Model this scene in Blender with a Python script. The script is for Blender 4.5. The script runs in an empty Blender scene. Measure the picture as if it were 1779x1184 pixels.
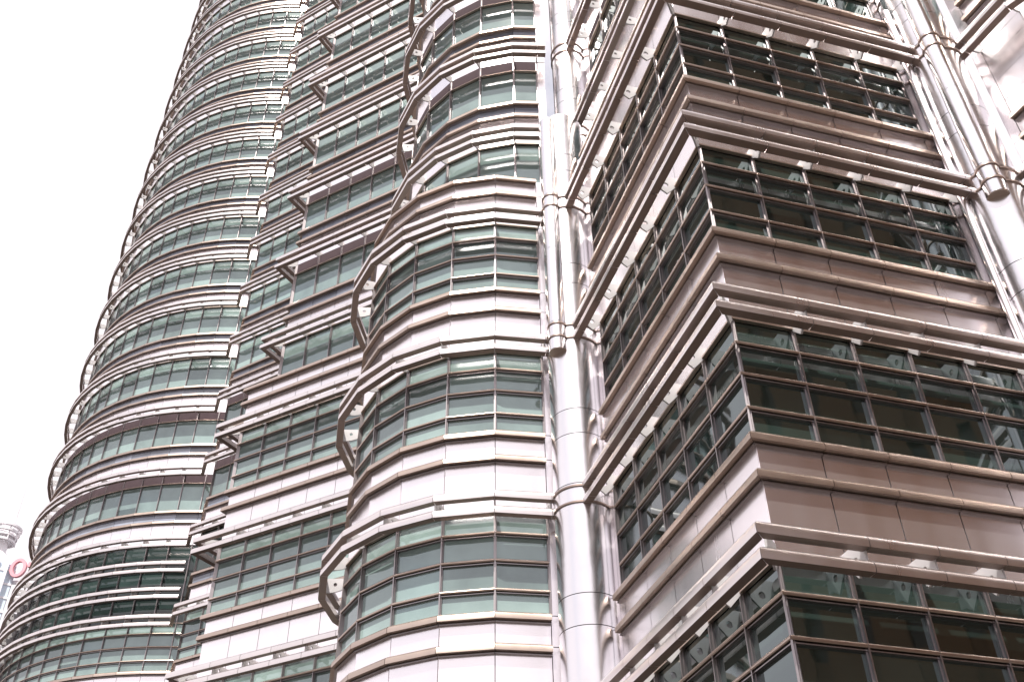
import bpy, bmesh, math, random
from mathutils import Vector, Matrix
random.seed(7)
R = math.radians
scene = bpy.context.scene
COL = scene.collection

# ------------------------------------------------------------------ camera
PITCH, ROLL = 0.67346, -0.01282
EYE = 1.6
up = Vector((math.sin(ROLL)*math.cos(PITCH), -math.cos(ROLL)*math.cos(PITCH), math.sin(PITCH)))
fw = Vector((0, 0, 1)) - up*up[2]; fw.normalize()
rt = fw.cross(up)
if rt.x < 0: rt = -rt
M = Matrix((rt, fw, up))                      # camera (x right, y down, z forward) -> world
right, down, fwd = M@Vector((1, 0, 0)), M@Vector((0, 1, 0)), M@Vector((0, 0, 1))
cam_data = bpy.data.cameras.new('camera')
cam_data.sensor_width = 36; cam_data.sensor_fit = 'HORIZONTAL'
cam_data.lens = 36*1760.3/1779
cam_data.clip_start = 0.1; cam_data.clip_end = 6000
cam = bpy.data.objects.new('camera', cam_data); COL.objects.link(cam)
m3 = Matrix((right, -down, -fwd)).transposed()
cam.matrix_world = Matrix.Translation((0, 0, EYE)) @ m3.to_4x4()
scene.camera = cam

# ------------------------------------------------------------------ light
SUN_AZ, SUN_EL = -163.0, 60.0                 # azimuth clockwise from +y
sd = Vector((math.sin(R(SUN_AZ))*math.cos(R(SUN_EL)), math.cos(R(SUN_AZ))*math.cos(R(SUN_EL)), math.sin(R(SUN_EL))))
sl = bpy.data.lights.new('sun', 'SUN'); sl.energy = 5.0; sl.angle = R(0.6); sl.color = (1.0, 0.95, 0.88)
so = bpy.data.objects.new('sun', sl); COL.objects.link(so)
so.rotation_euler = sd.to_track_quat('Z', 'Y').to_euler(); so.location = sd*200
world = bpy.data.worlds.new('World'); scene.world = world; world.use_nodes = True
wn, wl = world.node_tree.nodes, world.node_tree.links
wn.clear()
wo = wn.new('ShaderNodeOutputWorld'); bg = wn.new('ShaderNodeBackground'); bg.inputs[1].default_value = 0.10
sky = wn.new('ShaderNodeTexSky'); sky.sky_type = 'NISHITA'; sky.sun_disc = False
sky.sun_elevation = R(SUN_EL); sky.sun_rotation = R(SUN_AZ % 360); sky.air_density = 1.3; sky.dust_density = 3.0
tc = wn.new('ShaderNodeTexCoord'); mp = wn.new('ShaderNodeMapping'); mp.inputs['Scale'].default_value = (1, 1, 1.9)
nz = wn.new('ShaderNodeTexNoise'); nz.inputs['Scale'].default_value = 1.7; nz.inputs['Detail'].default_value = 9; nz.inputs['Roughness'].default_value = .62
cr = wn.new('ShaderNodeValToRGB'); cr.color_ramp.elements[0].position = .27; cr.color_ramp.elements[1].position = .47
mx = wn.new('ShaderNodeMix'); mx.data_type = 'RGBA'
mx.inputs['B'].default_value = (7.5, 7.0, 7.3, 1)
wl.new(tc.outputs['Generated'], mp.inputs[0]); wl.new(mp.outputs[0], nz.inputs[0]); wl.new(nz.outputs[0], cr.inputs[0])
wl.new(cr.outputs[0], mx.inputs['Factor']); wl.new(sky.outputs[0], mx.inputs['A']); wl.new(mx.outputs['Result'], bg.inputs[0]); wl.new(bg.outputs[0], wo.inputs[0])
scene.view_settings.view_transform = 'Standard'; scene.view_settings.look = 'None'
scene.view_settings.gamma = 1; scene.view_settings.use_curve_mapping = False
scene.view_settings.exposure = 0.62

# ------------------------------------------------------------------ materials
def nodes_of(name):
    m = bpy.data.materials.new(name); m.use_nodes = True
    return m, m.node_tree.nodes, m.node_tree.links, m.node_tree.nodes['Principled BSDF']
def steel(name, col, rough, var=.06, bump=.0, metal=1.0):
    m, n, l, b = nodes_of(name)
    b.inputs['Metallic'].default_value = metal
    tc = n.new('ShaderNodeTexCoord'); mp = n.new('ShaderNodeMapping'); mp.inputs['Scale'].default_value = (2.6, 2.6, .35)
    nz = n.new('ShaderNodeTexNoise'); nz.inputs['Scale'].default_value = 1.1; nz.inputs['Detail'].default_value = 5
    geo = n.new('ShaderNodeNewGeometry')
    l.new(geo.outputs['Position'], mp.inputs[0]); l.new(mp.outputs[0], nz.inputs[0])
    oi = n.new('ShaderNodeObjectInfo')
    ma = n.new('ShaderNodeMath'); ma.operation = 'MULTIPLY_ADD'; ma.inputs[1].default_value = var*1.6; l.new(nz.outputs[0], ma.inputs[0])
    mb = n.new('ShaderNodeMath'); mb.operation = 'MULTIPLY_ADD'; mb.inputs[1].default_value = var; mb.inputs[2].default_value = 1-var*1.3
    l.new(oi.outputs['Random'], mb.inputs[0]); l.new(mb.outputs[0], ma.inputs[2])
    vm = n.new('ShaderNodeVectorMath'); vm.operation = 'SCALE'; vm.inputs[0].default_value = col
    l.new(ma.outputs[0], vm.inputs['Scale']); l.new(vm.outputs[0], b.inputs['Base Color'])
    mr = n.new('ShaderNodeMapRange'); mr.inputs['To Min'].default_value = rough-.05; mr.inputs['To Max'].default_value = rough+.07
    l.new(nz.outputs[0], mr.inputs[0]); l.new(mr.outputs[0], b.inputs['Roughness'])
    if bump:
        n2 = n.new('ShaderNodeTexNoise'); n2.inputs['Scale'].default_value = 1.6; n2.inputs['Detail'].default_value = 2
        l.new(geo.outputs['Position'], n2.inputs[0])
        bp = n.new('ShaderNodeBump'); bp.inputs['Strength'].default_value = bump; bp.inputs['Distance'].default_value = .05
        l.new(n2.outputs[0], bp.inputs['Height']); l.new(bp.outputs[0], b.inputs['Normal'])
    return m
def flat(name, col, rough=.6, metal=0., noise=.15, scale=3.):
    m, n, l, b = nodes_of(name)
    b.inputs['Roughness'].default_value = rough; b.inputs['Metallic'].default_value = metal
    nz = n.new('ShaderNodeTexNoise'); nz.inputs['Scale'].default_value = scale; nz.inputs['Detail'].default_value = 6
    geo = n.new('ShaderNodeNewGeometry'); l.new(geo.outputs['Position'], nz.inputs[0])
    ma = n.new('ShaderNodeMath'); ma.operation = 'MULTIPLY_ADD'; ma.inputs[1].default_value = noise*2; ma.inputs[2].default_value = 1-noise
    l.new(nz.outputs[0], ma.inputs[0])
    vm = n.new('ShaderNodeVectorMath'); vm.operation = 'SCALE'; vm.inputs[0].default_value = col
    l.new(ma.outputs[0], vm.inputs['Scale']); l.new(vm.outputs[0], b.inputs['Base Color'])
    return m
def glass(name, dark, blind, frac, ior=2.0, rough=.03, tint=(1, 1, 1)):
    """coated glass: dark room behind with roller blinds pulled to different heights, mirror coat on top"""
    m, n, l, b = nodes_of(name)
    b.inputs['IOR'].default_value = ior; b.inputs['Roughness'].default_value = rough
    b.inputs['Specular Tint'].default_value = (*tint, 1)
    oi = n.new('ShaderNodeObjectInfo'); tc = n.new('ShaderNodeTexCoord'); sp = n.new('ShaderNodeSeparateXYZ')
    l.new(tc.outputs['Generated'], sp.inputs[0])
    # blind height per pane
    mh = n.new('ShaderNodeMath'); mh.operation = 'MULTIPLY_ADD'; mh.inputs[1].default_value = 7.31; mh.inputs[2].default_value = .17
    fr = n.new('ShaderNodeMath'); fr.operation = 'FRACT'
    l.new(oi.outputs['Random'], mh.inputs[0]); l.new(mh.outputs[0], fr.inputs[0])
    mrh = n.new('ShaderNodeMapRange'); mrh.inputs['From Min'].default_value = 0; mrh.inputs['From Max'].default_value = 1
    mrh.inputs['To Min'].default_value = 1.0-frac*.75; mrh.inputs['To Max'].default_value = -frac*3.2
    l.new(fr.outputs[0], mrh.inputs[0])
    gt = n.new('ShaderNodeMath'); gt.operation = 'GREATER_THAN'; l.new(sp.outputs['Z'], gt.inputs[0]); l.new(mrh.outputs[0], gt.inputs[1])
    nz = n.new('ShaderNodeTexNoise'); nz.inputs['Scale'].default_value = 1.3; nz.inputs['Detail'].default_value = 3
    geo = n.new('ShaderNodeNewGeometry'); l.new(geo.outputs['Position'], nz.inputs[0])
    mixc = n.new('ShaderNodeMix'); mixc.data_type = 'RGBA'; mixc.inputs['A'].default_value = (*dark, 1); mixc.inputs['B'].default_value = (*blind, 1)
    l.new(gt.outputs[0], mixc.inputs['Factor'])
    mv = n.new('ShaderNodeMath'); mv.operation = 'MULTIPLY_ADD'; mv.inputs[1].default_value = .8; mv.inputs[2].default_value = .2
    ad = n.new('ShaderNodeMath'); ad.operation = 'ADD'; l.new(oi.outputs['Random'], ad.inputs[0]); l.new(nz.outputs[0], ad.inputs[1]); l.new(ad.outputs[0], mv.inputs[0])
    vm = n.new('ShaderNodeVectorMath'); vm.operation = 'SCALE'; l.new(mixc.outputs['Result'], vm.inputs[0]); l.new(mv.outputs[0], vm.inputs['Scale'])
    l.new(vm.outputs[0], b.inputs['Base Color'])
    n2 = n.new('ShaderNodeTexNoise'); n2.inputs['Scale'].default_value = 1.1; l.new(geo.outputs['Position'], n2.inputs[0])
    bp = n.new('ShaderNodeBump'); bp.inputs['Strength'].default_value = .10; bp.inputs['Distance'].default_value = .03
    l.new(n2.outputs[0], bp.inputs['Height']); l.new(bp.outputs[0], b.inputs['Coat Normal']); l.new(bp.outputs[0], b.inputs['Normal'])
    return m
MAT = {
 'panel': steel('satin_steel_panel', (.97, .925, .94), .24, .07, .012, metal=.955),
 'bar': steel('steel_bar', (.52, .425, .365), .32, .05),
 'shade': steel('sunshade_steel', (.80, .745, .73), .28, .05),
 'column': steel('polished_column_steel', (.86, .845, .865), .22, .05, .3),
 'trim': steel('window_trim_steel', (.36, .33, .335), .35, .05),
 'under': steel('shadow_brown_underside', (.29, .225, .20), .42, .05, 0, metal=.8),  # shadow of the tube undersides put into the colour; rings share it
 'under_sill': steel('shadow_brown_bar_underside', (.36, .285, .245), .40, .05, 0, metal=.9),  # milder painted shadow for the undersides of the sill bars
 'joint': flat('dark_joint', (.035, .03, .03), .8),
 'bracket': flat('white_bracket', (.42, .41, .42), .5),
 'ledge': flat('ledge_roofing', (.35, .34, .34), .7),
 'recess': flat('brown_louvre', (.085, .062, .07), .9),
 'glass_blind': glass('teal_glass', (.05, .075, .072), (.195, .268, .255), .92, 2.35, tint=(.86, .97, 1)),
 'glass_dark': glass('dark_green_glass', (.009, .015, .014), (.020, .034, .030), .35, 2.3, tint=(.80, .97, 1)),
 'glass_deep': glass('dark_recessed_glass', (.012, .02, .02), (.03, .05, .048), .3, 1.7),
 'glass_span': glass('blue_spandrel_glass', (.20, .225, .29), (.25, .275, .34), .5, 1.8),
}
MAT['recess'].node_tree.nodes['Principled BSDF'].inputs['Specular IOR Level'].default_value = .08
m, n, l, b = nodes_of('perforated_soffit')
df = n.new('ShaderNodeBsdfDiffuse'); df.inputs[0].default_value = (.78, .77, .79, 1)
tl = n.new('ShaderNodeBsdfTranslucent'); tl.inputs[0].default_value = (.80, .78, .80, 1)
ms = n.new('ShaderNodeMixShader'); ms.inputs[0].default_value = .5
l.new(df.outputs[0], ms.inputs[1]); l.new(tl.outputs[0], ms.inputs[2]); l.new(ms.outputs[0], n['Material Output'].inputs[0])
MAT['soffit'] = m

# ------------------------------------------------------------------ helpers
def AZ(a): return Vector((math.sin(R(a)), math.cos(R(a))))
MESH = {}
def mesh(key, verts, faces, mat, smooth=False):
    if key in MESH: return MESH[key]
    me = bpy.data.meshes.new(key[0] if isinstance(key, tuple) else key)
    me.from_pydata(verts, [], faces); me.validate()
    bm = bmesh.new(); bm.from_mesh(me); bmesh.ops.recalc_face_normals(bm, faces=bm.faces); bm.to_mesh(me); bm.free()
    if smooth:
        for p in me.polygons: p.use_smooth = True
        me.set_sharp_from_angle(angle=R(42))
    me.materials.append(MAT[mat]); MESH[key] = me
    return me
def box_geo(x0, x1, y0, y1, z0, z1):
    v = [(x, y, z) for x in (x0, x1) for y in (y0, y1) for z in (z0, z1)]
    f = [(0, 1, 3, 2), (4, 6, 7, 5), (0, 4, 5, 1), (2, 3, 7, 6), (0, 2, 6, 4), (1, 5, 7, 3)]
    return v, f
PIECES = []                                     # (thing, parent, name, mesh, matrix)
def piece(parent, name, me, mat4): PIECES.append((parent, name, me, mat4))
def place(obj, mat4, parent):
    obj.parent = parent; obj.matrix_parent_inverse = Matrix.Identity(4)
    obj.matrix_local = parent.matrix_world.inverted() @ mat4 if False else mat4
    COL.objects.link(obj)
def make_obj(name, me, parent=None, kind=None, label=None, category=None, group=None):
    o = bpy.data.objects.new(name, me); COL.objects.link(o); o.parent = parent
    if kind: o['kind'] = kind
    if label: o['label'] = label
    if category: o['category'] = category
    if group: o['group'] = group
    return o
def thing(name, label, cat, loc=(0, 0, 0), group=None):
    o = bpy.data.objects.new(name, None); o.location = loc; COL.objects.link(o); o.empty_display_size = .5
    o['label'] = label; o['category'] = cat
    if group: o['group'] = group
    return o

# profiles: (offset out of the wall, z)
SILL = [(-.01, .0), (.08, .012), (.115, -.01), (.135, -.05), (.138, -.138), (-.01, -.142)]
LIP = [(-.01, -.160), (.055, -.160), (.055, -.182), (-.01, -.182)]
TRANS = [(-.04, .0), (.04, .0), (.058, -.02), (.058, -.045), (.045, -.06), (-.04, -.06)]
TLIP = [(-.04, -.078), (.022, -.078), (.022, -.094), (-.04, -.094)]
TUBE = [(.40, -.160), (.560, -.165), (.567, -.09), (.557, -.035), (.53, .0), (.47, .015), (.42, .0), (.40, -.05)]
CAP = [(-.02, .0), (.05, .0), (.05, -.035), (-.02, -.035)]

def mitres(P):
    out = []
    n = [Vector(((b-a).y, -(b-a).x)).normalized() for a, b in zip(P[:-1], P[1:])]
    for i in range(len(P)):
        if i == 0: out.append(n[0])
        elif i == len(P)-1: out.append(n[-1])
        else:
            s = (n[i-1]+n[i]); s.normalize(); out.append(s/max(.2, s.dot(n[i])))
    return out, n

class Bay:
    def __init__(self, part, tag, P, kinds):
        """P glass line left to right seen from outside; kinds per facet: g glazed, s steel end, e steel end past the bars"""
        self.part, self.tag, self.P, self.kinds = part, tag, [Vector(p) for p in P], kinds
        self.m, self.n = mitres(self.P); self.only = None; self.ends = None
    def sweep(self, i, name, prof, pname, z, mat, smooth=True, x0=0., x1=0.):
        """one length of bar along facet i"""
        a, b = self.P[i], self.P[i+1]; ma, mb = self.m[i], self.m[i+1]
        d = (b-a).normalized(); key = (name, self.tag, i, pname, x0, x1, mat)
        k = len(prof); g = .006
        if key not in MESH:
            vs = []
            for o, zz in prof: p = ma*o + d*(g-x0); vs.append((p.x, p.y, zz))
            for o, zz in prof: p = (b-a) + mb*o - d*(g-x1); vs.append((p.x, p.y, zz))
            fs = [(j, (j+1) % k, k+(j+1) % k, k+j) for j in range(k)] + [tuple(range(k))[::-1], tuple(range(k, 2*k))]
            me = mesh(key, vs, fs, mat, smooth)
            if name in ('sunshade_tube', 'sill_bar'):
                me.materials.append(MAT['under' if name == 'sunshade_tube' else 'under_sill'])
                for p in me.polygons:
                    if p.normal.z < -.7: p.material_index = 1  # downward faces get the shadow-darkened steel
        piece(self.part, name, MESH[key], Matrix.Translation((a.x, a.y, z+EYE)))
    def plate(self, i, name, z0, z1, mat, inset=0., gap=.008, th=.05):
        a, b = self.P[i], self.P[i+1]; w = (b-a).length; h = z1-z0
        ang = math.atan2((b-a).y, (b-a).x)
        key = (name, round(w, 3), round(h, 3), mat, inset, gap)
        if key not in MESH:
            v, f = box_geo(gap, w-gap, inset, inset+th, gap, h-gap)
            mesh(key, v, f, mat)
        piece(self.part, name, MESH[key], Matrix.Translation((a.x, a.y, z0+EYE)) @ Matrix.Rotation(ang, 4, 'Z'))
    def soffit(self, i, z):
        a, b = self.P[i], self.P[i+1]; ma, mb = self.m[i], self.m[i+1]; d = (b-a).normalized()
        key = ('soffit_panel', self.tag, i)
        if key not in MESH:
            q = [ma*.03+d*.03, (b-a)+mb*.03-d*.03, (b-a)+mb*.36-d*.03, ma*.36+d*.03]
            vs = [(p.x, p.y, zz) for zz in (-.012, .012) for p in q]
            mesh(key, vs, [(0, 1, 2, 3), (4, 5, 6, 7), (0, 1, 5, 4), (1, 2, 6, 5), (2, 3, 7, 6), (3, 0, 4, 7)], 'soffit')
        piece(self.part, 'soffit_panel', MESH[key], Matrix.Translation((a.x, a.y, z+EYE)))
    def mullion(self, i, z0, z1):
        h = z1-z0; key = ('mullion', round(h, 3))
        if key not in MESH:
            v, f = box_geo(-.013, .013, -.05, .04, 0, h); v2, f2 = box_geo(-.028, .028, -.005, .05, 0, h)
            mesh(key, v+v2, f+[tuple(q+8 for q in t) for t in f2], 'trim')
        p, m_ = self.P[i], self.m[i]; ang = math.atan2(m_.x, -m_.y)
        piece(self.part, 'mullion', MESH[key], Matrix.Translation((p.x, p.y, z0+EYE)) @ Matrix.Rotation(ang, 4, 'Z'))
    def bracket(self, i, z, big=False):
        key = ('bracket', 'deep' if big else 'shallow')
        if key not in MESH:
            hc, hz, hr = (.22, .14, .055) if big else (.22, .20, .045)
            if big: out = [(.0, .36), (.0, .14), (.10, .03), (.21, -.09), (.33, .0), (.44, .02), (.44, .36), (.22, .36)]
            else: out = [(.0, .34), (.0, .12), (.08, .06), (.20, .02), (.33, .0), (.44, .0), (.44, .34), (.22, .34)]
            inn = []
            for o_, z_ in out:
                q = math.atan2(z_-hz, o_-hc); inn.append((hc+hr*math.cos(q), hz+hr*math.sin(q)))
            t = .016; vs = []
            for x in (-t, t):
                vs += [(x, -a, b) for a, b in out] + [(x, -a, b) for a, b in inn]
            fs = []
            for s in (0, 16):
                fs += [(s+j, s+(j+1) % 8, s+8+(j+1) % 8, s+8+j) for j in range(8)]
            fs += [(j, (j+1) % 8, 16+(j+1) % 8, 16+j) for j in range(8)] + [(8+j, 8+(j+1) % 8, 24+(j+1) % 8, 24+j) for j in range(8)]
            mesh(key, vs, fs, 'bracket')
        p, m_ = self.P[i], self.m[i]; ang = math.atan2(m_.x, -m_.y)
        piece(self.part, 'bracket', MESH[key], Matrix.Translation((p.x, p.y, z+EYE)) @ Matrix.Rotation(ang, 4, 'Z'))
    # ---- assemblies
    def shade(self, z, soffit=False, ends=(0, 0), brackets=True, only=None):
        N = len(self.kinds); only = only or self.only; ends = self.ends or ends
        for i in range(N):
            if only and i not in only: continue
            x0 = ends[0] if i == 0 else 0.; x1 = ends[1] if i == N-1 else 0.
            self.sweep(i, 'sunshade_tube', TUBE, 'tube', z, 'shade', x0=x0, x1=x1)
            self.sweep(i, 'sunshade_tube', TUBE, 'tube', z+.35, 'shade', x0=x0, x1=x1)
        if brackets:
            for i in range(1, N):
                if only and i not in only: continue
                if self.kinds[i-1] == 'g' or self.kinds[i] == 'g': self.bracket(i, z, self.tag.startswith('p-15'))
    def bars(self, zs):
        for z in zs:
            for i, k in enumerate(self.kinds):
                if k != 'e':
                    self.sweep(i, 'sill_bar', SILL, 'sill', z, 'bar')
                    self.sweep(i, 'sill_lip', LIP, 'lip', z, 'trim', False)
    def lower(self, s, sn, gl, shade=True, panel='panel'):
        """storey with four rows of panes under a sunshade at s; next storey's shade at sn"""
        rows = [(s+.15, s-.29), (s-.29, s-.87), (s-.87, s-1.47), (s-1.47, s-1.98)]
        zs, z2 = s-1.96, s-2.56
        for i, k in enumerate(self.kinds):
            if gl == 'panel':
                for t, b_ in rows: self.plate(i, 'wall_panel', b_, t, gl, .0, .006)
            elif k == 'g':
                for t, b_ in rows: self.plate(i, 'window_pane', b_, t, gl, .035, .02, .02)
                for t in (s-.29, s-.87, s-1.47):
                    self.sweep(i, 'transom', TRANS, 'tr', t, 'bar'); self.sweep(i, 'transom_lip', TLIP, 'tl', t, 'trim', False)
                self.sweep(i, 'window_head', CAP, 'cap', s+.17, 'bar', False)
            else:
                self.plate(i, 'wall_panel', zs, s+.15, panel)
            self.plate(i, 'wall_panel', z2, zs, panel)
            self.plate(i, 'wall_panel', sn+.15, z2, panel)
        self.bars((zs, z2))
        for i in range(1, len(self.P)-1):
            if 'g' in (self.kinds[i-1], self.kinds[i]) and gl != 'panel': self.mullion(i, zs, s+.15)
        if shade: self.shade(s)
    def spandrel(self, s, sn, h, panel='panel', span='glass_span'):
        zs, z2 = s-.49*h, s-.635*h
        for i, k in enumerate(self.kinds):
            self.plate(i, 'spandrel_pane' if span.startswith('glass') and k == 'g' else 'wall_panel', z2, zs, span if k == 'g' else panel)
            self.plate(i, 'wall_panel', sn+.15, z2, panel)
        self.bars((zs, z2))
    def window(self, s, zb, gl, recess=False, soffit=True, top=.12):
        for i, k in enumerate(self.kinds):
            if k == 'g':
                if recess:
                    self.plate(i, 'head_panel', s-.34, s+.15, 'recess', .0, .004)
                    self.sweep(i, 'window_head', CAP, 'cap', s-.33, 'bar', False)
                if not recess: self.sweep(i, 'window_head', CAP, 'cap', s+top+.03, 'bar', False)
                self.plate(i, 'window_pane', zb, s-.35 if recess else s+top, gl, .035, .02, .02)
            else:
                self.plate(i, 'wall_panel', zb, s+top, 'panel')
        for i in range(1, len(self.P)-1):
            if 'g' in (self.kinds[i-1], self.kinds[i]): self.mullion(i, zb, s+.12)
        self.shade(s, soffit)
    def upper(self, s, sn, gl, recess=False, soffit=True, span='glass_span'):
        h = s-sn
        self.window(s, s-.49*h, gl, recess, soffit); self.spandrel(s, sn, h, span=span)
    def core(self, z0, z1, back, name=None):
        """solid body behind the cladding"""
        P = [p-m_*.09 for p, m_ in zip(self.P, self.m)] + [Vector(q) for q in back]
        k = len(P); vs = [(p.x, p.y, z+EYE) for z in (z0, z1) for p in P]
        fs = [(j, (j+1) % k, k+(j+1) % k, k+j) for j in range(k)] + [tuple(range(k)), tuple(range(k, 2*k))]
        return vs, fs

S = [5.73, 9.73, 13.73, 17.73, 21.45, 25.15, 28.75, 32.2]
while len(S) < 24: S.append(S[-1]+3.45)
SB = 1.73                                        # shade level below S[0]
def lvl(k): return S[k] if k >= 0 else SB

O = Vector((15.34, 33.8)); W = 1.02
def corner_pts(phi, Rr, nl=5, nr=5):
    """pointed bay: glass corner at O + Rr*AZ(phi); faces at 45 degrees back from the point"""
    c = O + AZ(phi)*Rr; inn = phi+180
    dl, dr = AZ(inn-45), AZ(inn+45)
    P, kd = [], []
    for t in (5.82, 5.34): P.append(c+dl*t)
    kd += ['e', 's']
    for j in range(5, 0, -1): P.append(c+dl*(W*j)); kd.append('g')
    P.append(c)
    for j in range(1, 6): P.append(c+dr*(W*j)); kd.append('g')
    for t in (5.34, 5.82): P.append(c+dr*t)
    kd += ['s', 'e']
    return P, kd
def merge_core(name, parts, parent, mat='joint', label=None):
    vs, fs = [], []
    for v, f in parts:
        o = len(vs); vs += v; fs += [tuple(q+o for q in t) for t in f]
    me = mesh((name, label or parent.name, len(vs)), vs, fs, mat)
    o = make_obj(name, me, parent)
    if label: o['label'] = label
    return o

# ------------------------------------------------------------------ main tower
tower = thing('skyscraper', 'steel and glass tower with pointed and curved bays and mirror steel columns, middle and right', 'skyscraper')

PHI_E = -151.3
INN = AZ(PHI_E+180)
def shift(P, v): return [p+v for p in P]

def build_pointed(phi, label, klo, khi_low, khi, glow, gup, left_hidden=False):
    P, kd = corner_pts(phi, 24.94); Pu, kdu = corner_pts(phi, 24.08)
    core_parts = []
    lowbay = Bay(None, 'p%d' % int(phi), P, kd); upbay = Bay(None, 'pu%d' % int(phi), Pu, kdu)
    back = [O+AZ(phi-17)*17, O+AZ(phi+17)*17]
    def bk(b): return [b.P[-1]+AZ(phi+180)*3, b.P[0]+AZ(phi+180)*3]
    core_parts.append(lowbay.core(-EYE, S[4]-1.95, bk(lowbay)))
    part = merge_core('pointed_bay', core_parts, tower, 'joint', label)
    upc = upbay.core(S[4]-1.96, S[khi]+.6, bk(upbay)); me = mesh(('bay_core', label), upc[0], upc[1], 'joint')
    make_obj('upper_core', me, part)
    # ledge on top of the lower volume
    lv, lf = lowbay.core(S[4]-1.95, S[4]-1.86, bk(lowbay)); make_obj('ledge', mesh(('ledge', label), lv, lf, 'ledge'), part)
    lowbay.part = upbay.part = part
    for k in range(klo, 4): lowbay.lower(lvl(k), lvl(k-1), glow)
    lowbay.spandrel(S[4], S[3], S[4]-S[3]+.1, span='panel')
    upbay.window(S[4], S[4]-1.93, gup, False, True)
    for k in range(5, khi+1):
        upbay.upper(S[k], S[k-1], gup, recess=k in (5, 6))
    return part, lowbay, upbay
pE, bE, bEu = build_pointed(PHI_E, 'nearest sharp corner bay with dark glass on its right face', 0, 3, 6, 'glass_dark', 'glass_dark')
pB, bB, bBu = build_pointed(-106.1, 'middle pointed bay with long slanting sunshades left of the round bay', 0, 3, 11, 'glass_blind', 'glass_blind')

# --- round bays between the points
C0, C1 = Vector((-.36, 21.25)), Vector((.34, 21.81))
def mirror(p):                                   # across the axis of the nearest pointed bay
    v = Vector(p)-O; a = INN; return O + a*(2*v.dot(a)) - v
def build_round(label, flip, klo, khi, gl='glass_blind'):
    P = [C0 + AZ(-127.2-17.5*j)*3.45 for j in range(-5, 5)]
    kd = ['g']*9
    e = (P[-1]-P[-2]).normalized(); P.append(P[-1]+e*.24); kd.append('e')
    Pu = [C1 + AZ(-125.8-17.0*j)*3.42 for j in range(-5, 4)] + [C1 + AZ(-188.2)*3.42]
    kdu = ['g']*9
    e = (Pu[-1]-Pu[-2]).normalized(); Pu.append(Pu[-1]+e*.24); kdu.append('e')
    if flip:
        P = [mirror(p) for p in P][::-1]; kd = kd[::-1]; Pu = [mirror(p) for p in Pu][::-1]; kdu = kdu[::-1]
    lo = Bay(None, 'r%d' % flip, P, kd); upb = Bay(None, 'ru%d' % flip, Pu, kdu)
    part = merge_core('round_bay', [lo.core(-EYE, S[4]-1.95, [])], tower, 'joint', label)
    upc = upb.core(S[4]-1.96, S[khi]+.6, []); make_obj('upper_core', mesh(('upper_core', label), upc[0], upc[1], 'joint'), part)
    lv, lf = lo.core(S[4]-1.95, S[4]-1.86, []); make_obj('ledge', mesh(('ledge', label), lv, lf, 'ledge'), part)
    lo.part = upb.part = part
    for k in range(klo, 4): lo.lower(lvl(k), lvl(k-1), gl)
    lo.spandrel(S[4], S[3], S[4]-S[3]+.1, span='panel')
    upb.window(S[4], S[4]-1.93, 'glass_blind', False, True)
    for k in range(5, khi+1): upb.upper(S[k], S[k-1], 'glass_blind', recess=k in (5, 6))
    return part
pC = build_round('curved bay in the centre with stacked green windows and white steel bands', 0, 0, 9)
pG = build_round('bright white curved bay cut off by the top right corner', 1, 0, 6, 'panel')

# --- polished columns
def cyl_geo(cx, cy, r, z0, z1, n=40, closed=True):
    vs = [(cx+r*math.cos(2*math.pi*i/n), cy+r*math.sin(2*math.pi*i/n), z+EYE) for z in (z0, z1) for i in range(n)]
    fs = [(i, (i+1) % n, n+(i+1) % n, n+i) for i in range(n)] + [tuple(range(n)), tuple(range(n, 2*n))]
    return vs, fs
def solid(name, geo, mat, parent, smooth=True, label=None):
    me = mesh((name, str(geo[0][:2])), geo[0], geo[1], mat, smooth); o = make_obj(name, me, parent)
    if label: o['label'] = label
    return o
def ring_geo(cx, cy, r0, r1, z0, z1, n=48):
    pts = [(r0, z0), (r1, z0), (r1, z1), (r0, z1)]
    vs = [(cx+r*math.cos(2*math.pi*i/n), cy+r*math.sin(2*math.pi*i/n), z+EYE) for r, z in pts for i in range(n)]
    fs = [(a*n+i, a*n+(i+1) % n, ((a+1) % 4)*n+(i+1) % n, ((a+1) % 4)*n+i) for a in range(4) for i in range(n)]
    return vs, fs
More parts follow.
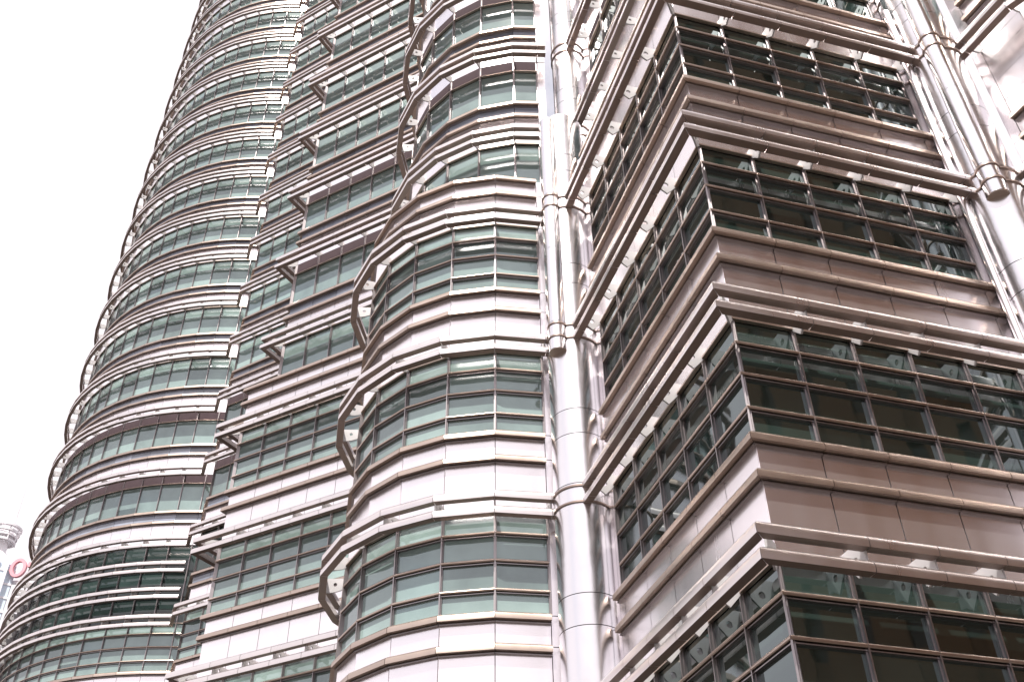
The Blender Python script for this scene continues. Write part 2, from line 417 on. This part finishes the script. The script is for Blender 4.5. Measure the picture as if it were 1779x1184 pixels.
def column(low, lr, upp, ur, hang, hr, pipe, khi, label):
    part = solid('steel_column', cyl_geo(*low, lr-.012, -EYE, S[4]-.4), 'joint', tower, label=label)
    cuts = [-EYE]
    for k in range(-1, 4):
        cuts += [lvl(k)+.3] if k >= 0 else []
        cuts += [lvl(k+1)-2.56, lvl(k+1)-1.96]
    cuts = sorted(c for c in set(cuts) if c < S[4]-.45) + [S[4]-.4]
    for a, b in zip(cuts[:-1], cuts[1:]): solid('column_shell', cyl_geo(*low, lr, a+.008, b-.008), 'column', part)
    cuts = [S[4]-.62]
    for k in range(4, khi): cuts += [S[k]+.3, S[k+1]-.635*(S[k+1]-S[k]), S[k+1]-.49*(S[k+1]-S[k])]
    solid('upper_column', cyl_geo(*upp, ur-.012, S[4]-.62, S[khi]), 'joint', part)
    for a, b in zip(cuts[:-1], cuts[1:]): solid('column_shell', cyl_geo(*upp, ur, a+.008, b-.008), 'column', part)
    hc = [S[2]-.45, S[2]+.3, S[3]-1.5, S[3]+.3, S[4]-.6]
    for a, b in zip(hc[:-1], hc[1:]): solid('hanging_pipe', cyl_geo(*hang, hr, a+.006, b-.006), 'column', part)
    solid('pipe_end_cap', cyl_geo(*hang, hr-.01, S[2]-.46, S[2]-.44), 'bar', part)
    for k in range(0, khi+1):
        c, r = (low, lr) if k < 4 else (upp, ur)
        for dz in (-.12, .23):
            solid('column_ring', ring_geo(*c, r-.01, r+.028, S[k]+dz-.018, S[k]+dz+.018), 'under', part)
            if k in (2, 3): solid('pipe_ring', ring_geo(*hang, hr-.01, hr+.022, S[k]+dz-.018, S[k]+dz+.018), 'under', part)
    for p in pipe: solid('downpipe', cyl_geo(p[0], p[1], .075, -EYE, S[4]-1.9, 14), 'panel', part)
column((1.34, 17.50), .56, (1.76, 18.30), .48, (.99, 17.07), .20, [(1.93, 17.22)], 7, 'polished steel column between the curved bay and the sharp corner bay')
column((8.98, 13.12), .52, (9.35, 14.05), .46, (8.77, 12.68), .20, [(8.35, 13.05)], 6, 'polished steel column at the upper right with a capped pipe hanging on it')

# ------------------------------------------------------------------ annex
annex = thing('round_tower', 'round glass tower at the left with close rings of sunshades against the white sky', 'tower')
AC = Vector((-15.34, 51.87)); AR = 10.30
nA = 26; a0, st = 176.0-360-11.4, 5.7
PA = [AC + AZ(a0 + st*(nA-j))*AR for j in range(nA+1)]
bA = Bay(None, 'ring', PA, ['g']*nA)
KA = 19
pA = merge_core('round_bay', [bA.core(-EYE, S[KA]+.6, [])], annex, 'joint', 'curved ringed wall seen against the sky')
bA.part = pA; bA.only = set(range(0, nA-2))
bA.lower(S[3], S[2], 'glass_blind'); 
z3, z4 = S[3], S[4]
step = (z4-z3)/3
for i in range(nA):
    for j in range(3):
        bA.plate(i, 'louvre_pane', z3+.15+j*(z4-z3)/3, z3+.15+(j+1)*(z4-z3)/3, 'glass_deep', .06, .02, .02)
for i in range(1, nA): bA.mullion(i, z3+.15, z4+.1)
bA.shade(z4, True)
for j in (1, 2): bA.shade(z3+step*j, False)
for k in range(5, KA+1): bA.upper(S[k], S[k-1], 'glass_blind', recess=k in (5, 6), soffit=True)

# corner bay of the annex
ca = Vector((-14.3, 40.05)); dR = AZ(120.5); nR = Vector((dR.y, -dR.x))
e0 = Vector((-14.66, 40.97)); dl0 = (e0-ca).normalized(); nL = Vector(((ca-e0).y, -(ca-e0).x)).normalized()
# glass corner: shade corner pulled in by .52 on both faces
def isect(p, d, q, e):
    den = d.x*e.y-d.y*e.x; w = q-p; t = (w.x*e.y-w.y*e.x)/den; return p+d*t
gc = isect(ca-nR*.53, dR, ca-nL*.53, dl0)
PK = [gc+dl0*2.2, gc] + [gc+dR*(W*j) for j in range(1, 8)]
bK = Bay(None, 'k', PK, ['s']+['g']*7)
cK = bK.core(-EYE, S[KA]+.6, [gc+dR*7.1+AZ(30)*8, gc+AZ(10)*6])
pK = merge_core('corner_bay', [cK], annex, 'joint', 'narrow pointed bay where the round tower meets the main tower')
bK.part = pK; bK.ends = (-1.15, 0)
bK.lower(S[3], S[2], 'glass_blind')
for k in range(4, KA+1): bK.upper(S[k], S[k-1], 'glass_blind' if k != 4 else 'glass_deep', recess=k in (5, 6), soffit=True)

# ------------------------------------------------------------------ flush pieces into objects
from collections import defaultdict
def px_size(me, mat4):
    c = mat4.translation - Vector((0, 0, EYE)); q = M.transposed() @ c
    if q.z < 1: return 0
    x, y = 889.5+1760.3*q.x/q.z, 592+1760.3*q.y/q.z
    if x < -120 or x > 1900 or y < -120 or y > 1300: return .001/q.z
    return 1000./q.z
def root_of(o):
    while o.parent: o = o.parent
    return o
groups = defaultdict(list)
for parent, name, me, m4 in PIECES: groups[(root_of(parent).name, name)].append((parent, name, me, m4))
LIMIT = 290
for (rn, name), L in groups.items():
    L.sort(key=lambda t: -px_size(t[2], t[3]))
    # never split a kind into far too many objects: the largest ones on their own, the rest joined
    keep, rest = L[:LIMIT], L[LIMIT:]
    for parent, nm, me, m4 in keep:
        o = bpy.data.objects.new(nm, me); o.parent = parent; o.matrix_local = m4; COL.objects.link(o)
    if rest:
        byp = defaultdict(list)
        for parent, nm, me, m4 in rest: byp['x'].append((parent, me, m4))
        for _, LL in byp.items():
            vs, fs, mi, mats, sm = [], [], [], [], []
            for parent, me, m4 in LL:
                o_ = len(vs); vs += [m4 @ v.co for v in me.vertices]
                for p in me.polygons:
                    mt = me.materials[p.material_index]
                    if mt not in mats: mats.append(mt)
                    fs.append([q+o_ for q in p.vertices]); mi.append(mats.index(mt))
            me2 = bpy.data.meshes.new(name); me2.from_pydata(vs, [], fs)
            for mt in mats: me2.materials.append(mt)
            me2.polygons.foreach_set('material_index', mi)
            o = make_obj(name, me2, root_of(LL[0][0]), kind='stuff')

# ------------------------------------------------------------------ distant building, lower left
far = thing('office_tower', 'far pale office tower with ringed crown, mast and red round sign, behind the round tower', 'building')
MAT['far_white'] = flat('far_white', (.82, .80, .83), .7); MAT['far_hazed_blue'] = flat('far_hazed_blue_glass', (.60, .69, .78), .5)  # pale tones: haze of distance mixed into the colours
MAT['sign_hazed_red'] = flat('sign_hazed_red', (.72, .34, .39), .5)  # red paled by the same painted haze
def at(px, py, Y):
    w = M @ Vector((px-889.5, py-592, 1760.3)); return w*(Y/math.hypot(w.x, w.y)) + Vector((0, 0, EYE))
D = 260.; sc_ = D/1760.3*1.28
def lathe(cx, cy, prof, n=28):
    vs = [(cx+r*math.cos(2*math.pi*i/n), cy+r*math.sin(2*math.pi*i/n), z) for r, z in prof for i in range(n)]
    fs = [(a*n+i, a*n+(i+1) % n, (a+1)*n+(i+1) % n, (a+1)*n+i) for a in range(len(prof)-1) for i in range(n)]
    fs += [tuple(range(n)), tuple(range((len(prof)-1)*n, len(prof)*n))]
    return vs, fs
c_ = at(4, 940, D); X, Y = c_.x, c_.y
def zz(py): return at(8, py, D).z
far.location = (0, 0, 0)
body_top = zz(990)
def prism(cx, cy, w, d_, z0, z1, ang=0):
    c, s = math.cos(ang), math.sin(ang); q = [(-w, -d_), (w, -d_), (w, d_), (-w, d_)]
    vs = [(cx+a*c-b*s, cy+a*s+b*c, z) for z in (z0, z1) for a, b in q]
    return vs, [(0, 1, 2, 3), (4, 5, 6, 7), (0, 1, 5, 4), (1, 2, 6, 5), (2, 3, 7, 6), (3, 0, 4, 7)]
solid('tower_body', prism(X+1.5, Y, 3.6, 3.6, 0, body_top, .5), 'far_hazed_blue', far, False)
for dx in (-3.0, -1.0, 1.2, 3.4): solid('rib', prism(X+1.5+dx, Y-4.2+abs(dx)*.3, .35, .35, 0, body_top+1, .5), 'far_white', far, False)
for i in range(9): solid('floor_band', prism(X+1.5, Y, 3.75, 3.75, body_top-2-i*3.4, body_top-1.5-i*3.4, .5), 'far_white', far, False)
solid('neck', lathe(X, Y, [(3.6, body_top), (2.9, zz(972)), (1.6, zz(960)), (1.5, zz(945)), (2.6, zz(935))]), 'far_white', far)
for i, py in enumerate((918, 926, 934, 942)):
    g = ring_geo(X, Y, 2.9-i*.15, 3.75-i*.25, zz(py)-EYE-.25, zz(py)-EYE+.25); solid('crown_ring', g, 'far_white', far)
for a in range(8):
    g = prism(X+3.1*math.cos(a*.785), Y+3.1*math.sin(a*.785), .12, .12, zz(944), zz(918)); solid('crown_post', g, 'far_white', far, False)
solid('crown_drum', lathe(X, Y, [(2.2, zz(944)), (2.3, zz(930)), (1.8, zz(921))]), 'far_white', far)
solid('mast', lathe(X+1.5, Y, [(.28, zz(922)), (.18, zz(870)), (.05, zz(800))], 8), 'far_white', far)
# red sign: the ring of an O and the start of the next letter
sg = at(31, 985, D-6); r_o = sc_*10.2; n = 32
vs, fs = [], []
for yy in (0, .8):
    for rr, rz in ((r_o, r_o*1.25), (r_o*.62, r_o*.86)):
        vs += [(sg.x+rr*math.cos(2*math.pi*i/n), sg.y+yy, sg.z+rz*math.sin(2*math.pi*i/n)) for i in range(n)]
for i in range(n):
    j = (i+1) % n
    fs += [(i, j, n+j, n+i), (2*n+i, 2*n+j, 3*n+j, 3*n+i), (i, j, 2*n+j, 2*n+i), (n+i, n+j, 3*n+j, 3*n+i)]
solid('sign_letter', (vs, fs), 'sign_hazed_red', far, False)
g = prism(sg.x+r_o*1.55, sg.y+.4, .75, .4, sg.z+.2, sg.z+1.4); solid('sign_letter', g, 'sign_hazed_red', far, False)
solid('sign_frame', prism(sg.x-1, sg.y+2.5, r_o*2.4, .3, sg.z-r_o*1.6, sg.z-r_o*1.2), 'far_white', far, False)

# ------------------------------------------------------------------ ground and the places behind the camera
MAT['paving'] = flat('warm_stone_paving', (.034, .025, .021), .75, 0, .25, .8)
MAT['stone'] = flat('brown_stone', (.21, .092, .03), .55, 0, .2, .4)
MAT['stone_glass'] = flat('neighbour_glass', (.14, .062, .022), .15)
gv, gf = box_geo(-2500, 2500, -2500, 2500, -1, 0)
make_obj('ground', mesh(('ground',), gv, gf, 'paving'), None, kind='structure', label='warm stone paving of the plaza')
def block(name, label, cx, cy, w, d_, h, ang, rows, bays):
    t = thing(name, label, 'building')
    solid('building_body', prism(cx, cy, w, d_, 0, h, ang), 'stone_glass', t, False)
    for r in range(rows+1):
        z = h*r/rows; solid('floor_band', prism(cx, cy, w+.5, d_+.5, max(0, z-1.5), z+.4, ang), 'stone', t, False)
    c, s = math.cos(ang), math.sin(ang)
    vs, fs = [], []
    for side in range(4):
        L = w if side % 2 == 0 else d_; Dp = d_ if side % 2 == 0 else w
        for i in range(bays+1):
            u = -L+2*L*i/bays; a, b_ = [(u, -Dp), (Dp, u), (u, Dp), (-Dp, u)][side]
            v, f = prism(cx+a*c-b_*s, cy+a*s+b_*c, .7, .7, 0, h, ang); o_ = len(vs); vs += v; fs += [tuple(q+o_ for q in q4) for q4 in f]
    solid('pier_row', (vs, fs), 'stone', t, False)
    return t
pe = Vector((6, 12.8)) + AZ(119)*62
block('stone_office_block', 'brown stone office block across the plaza, behind the camera to the right', pe.x, pe.y, 34, 14, 66, R(-28), 12, 14)
pl = AZ(-150)*95
block('stone_office_block', 'lower brown stone block far behind the camera', pl.x, pl.y, 30, 14, 24, R(30), 7, 16)
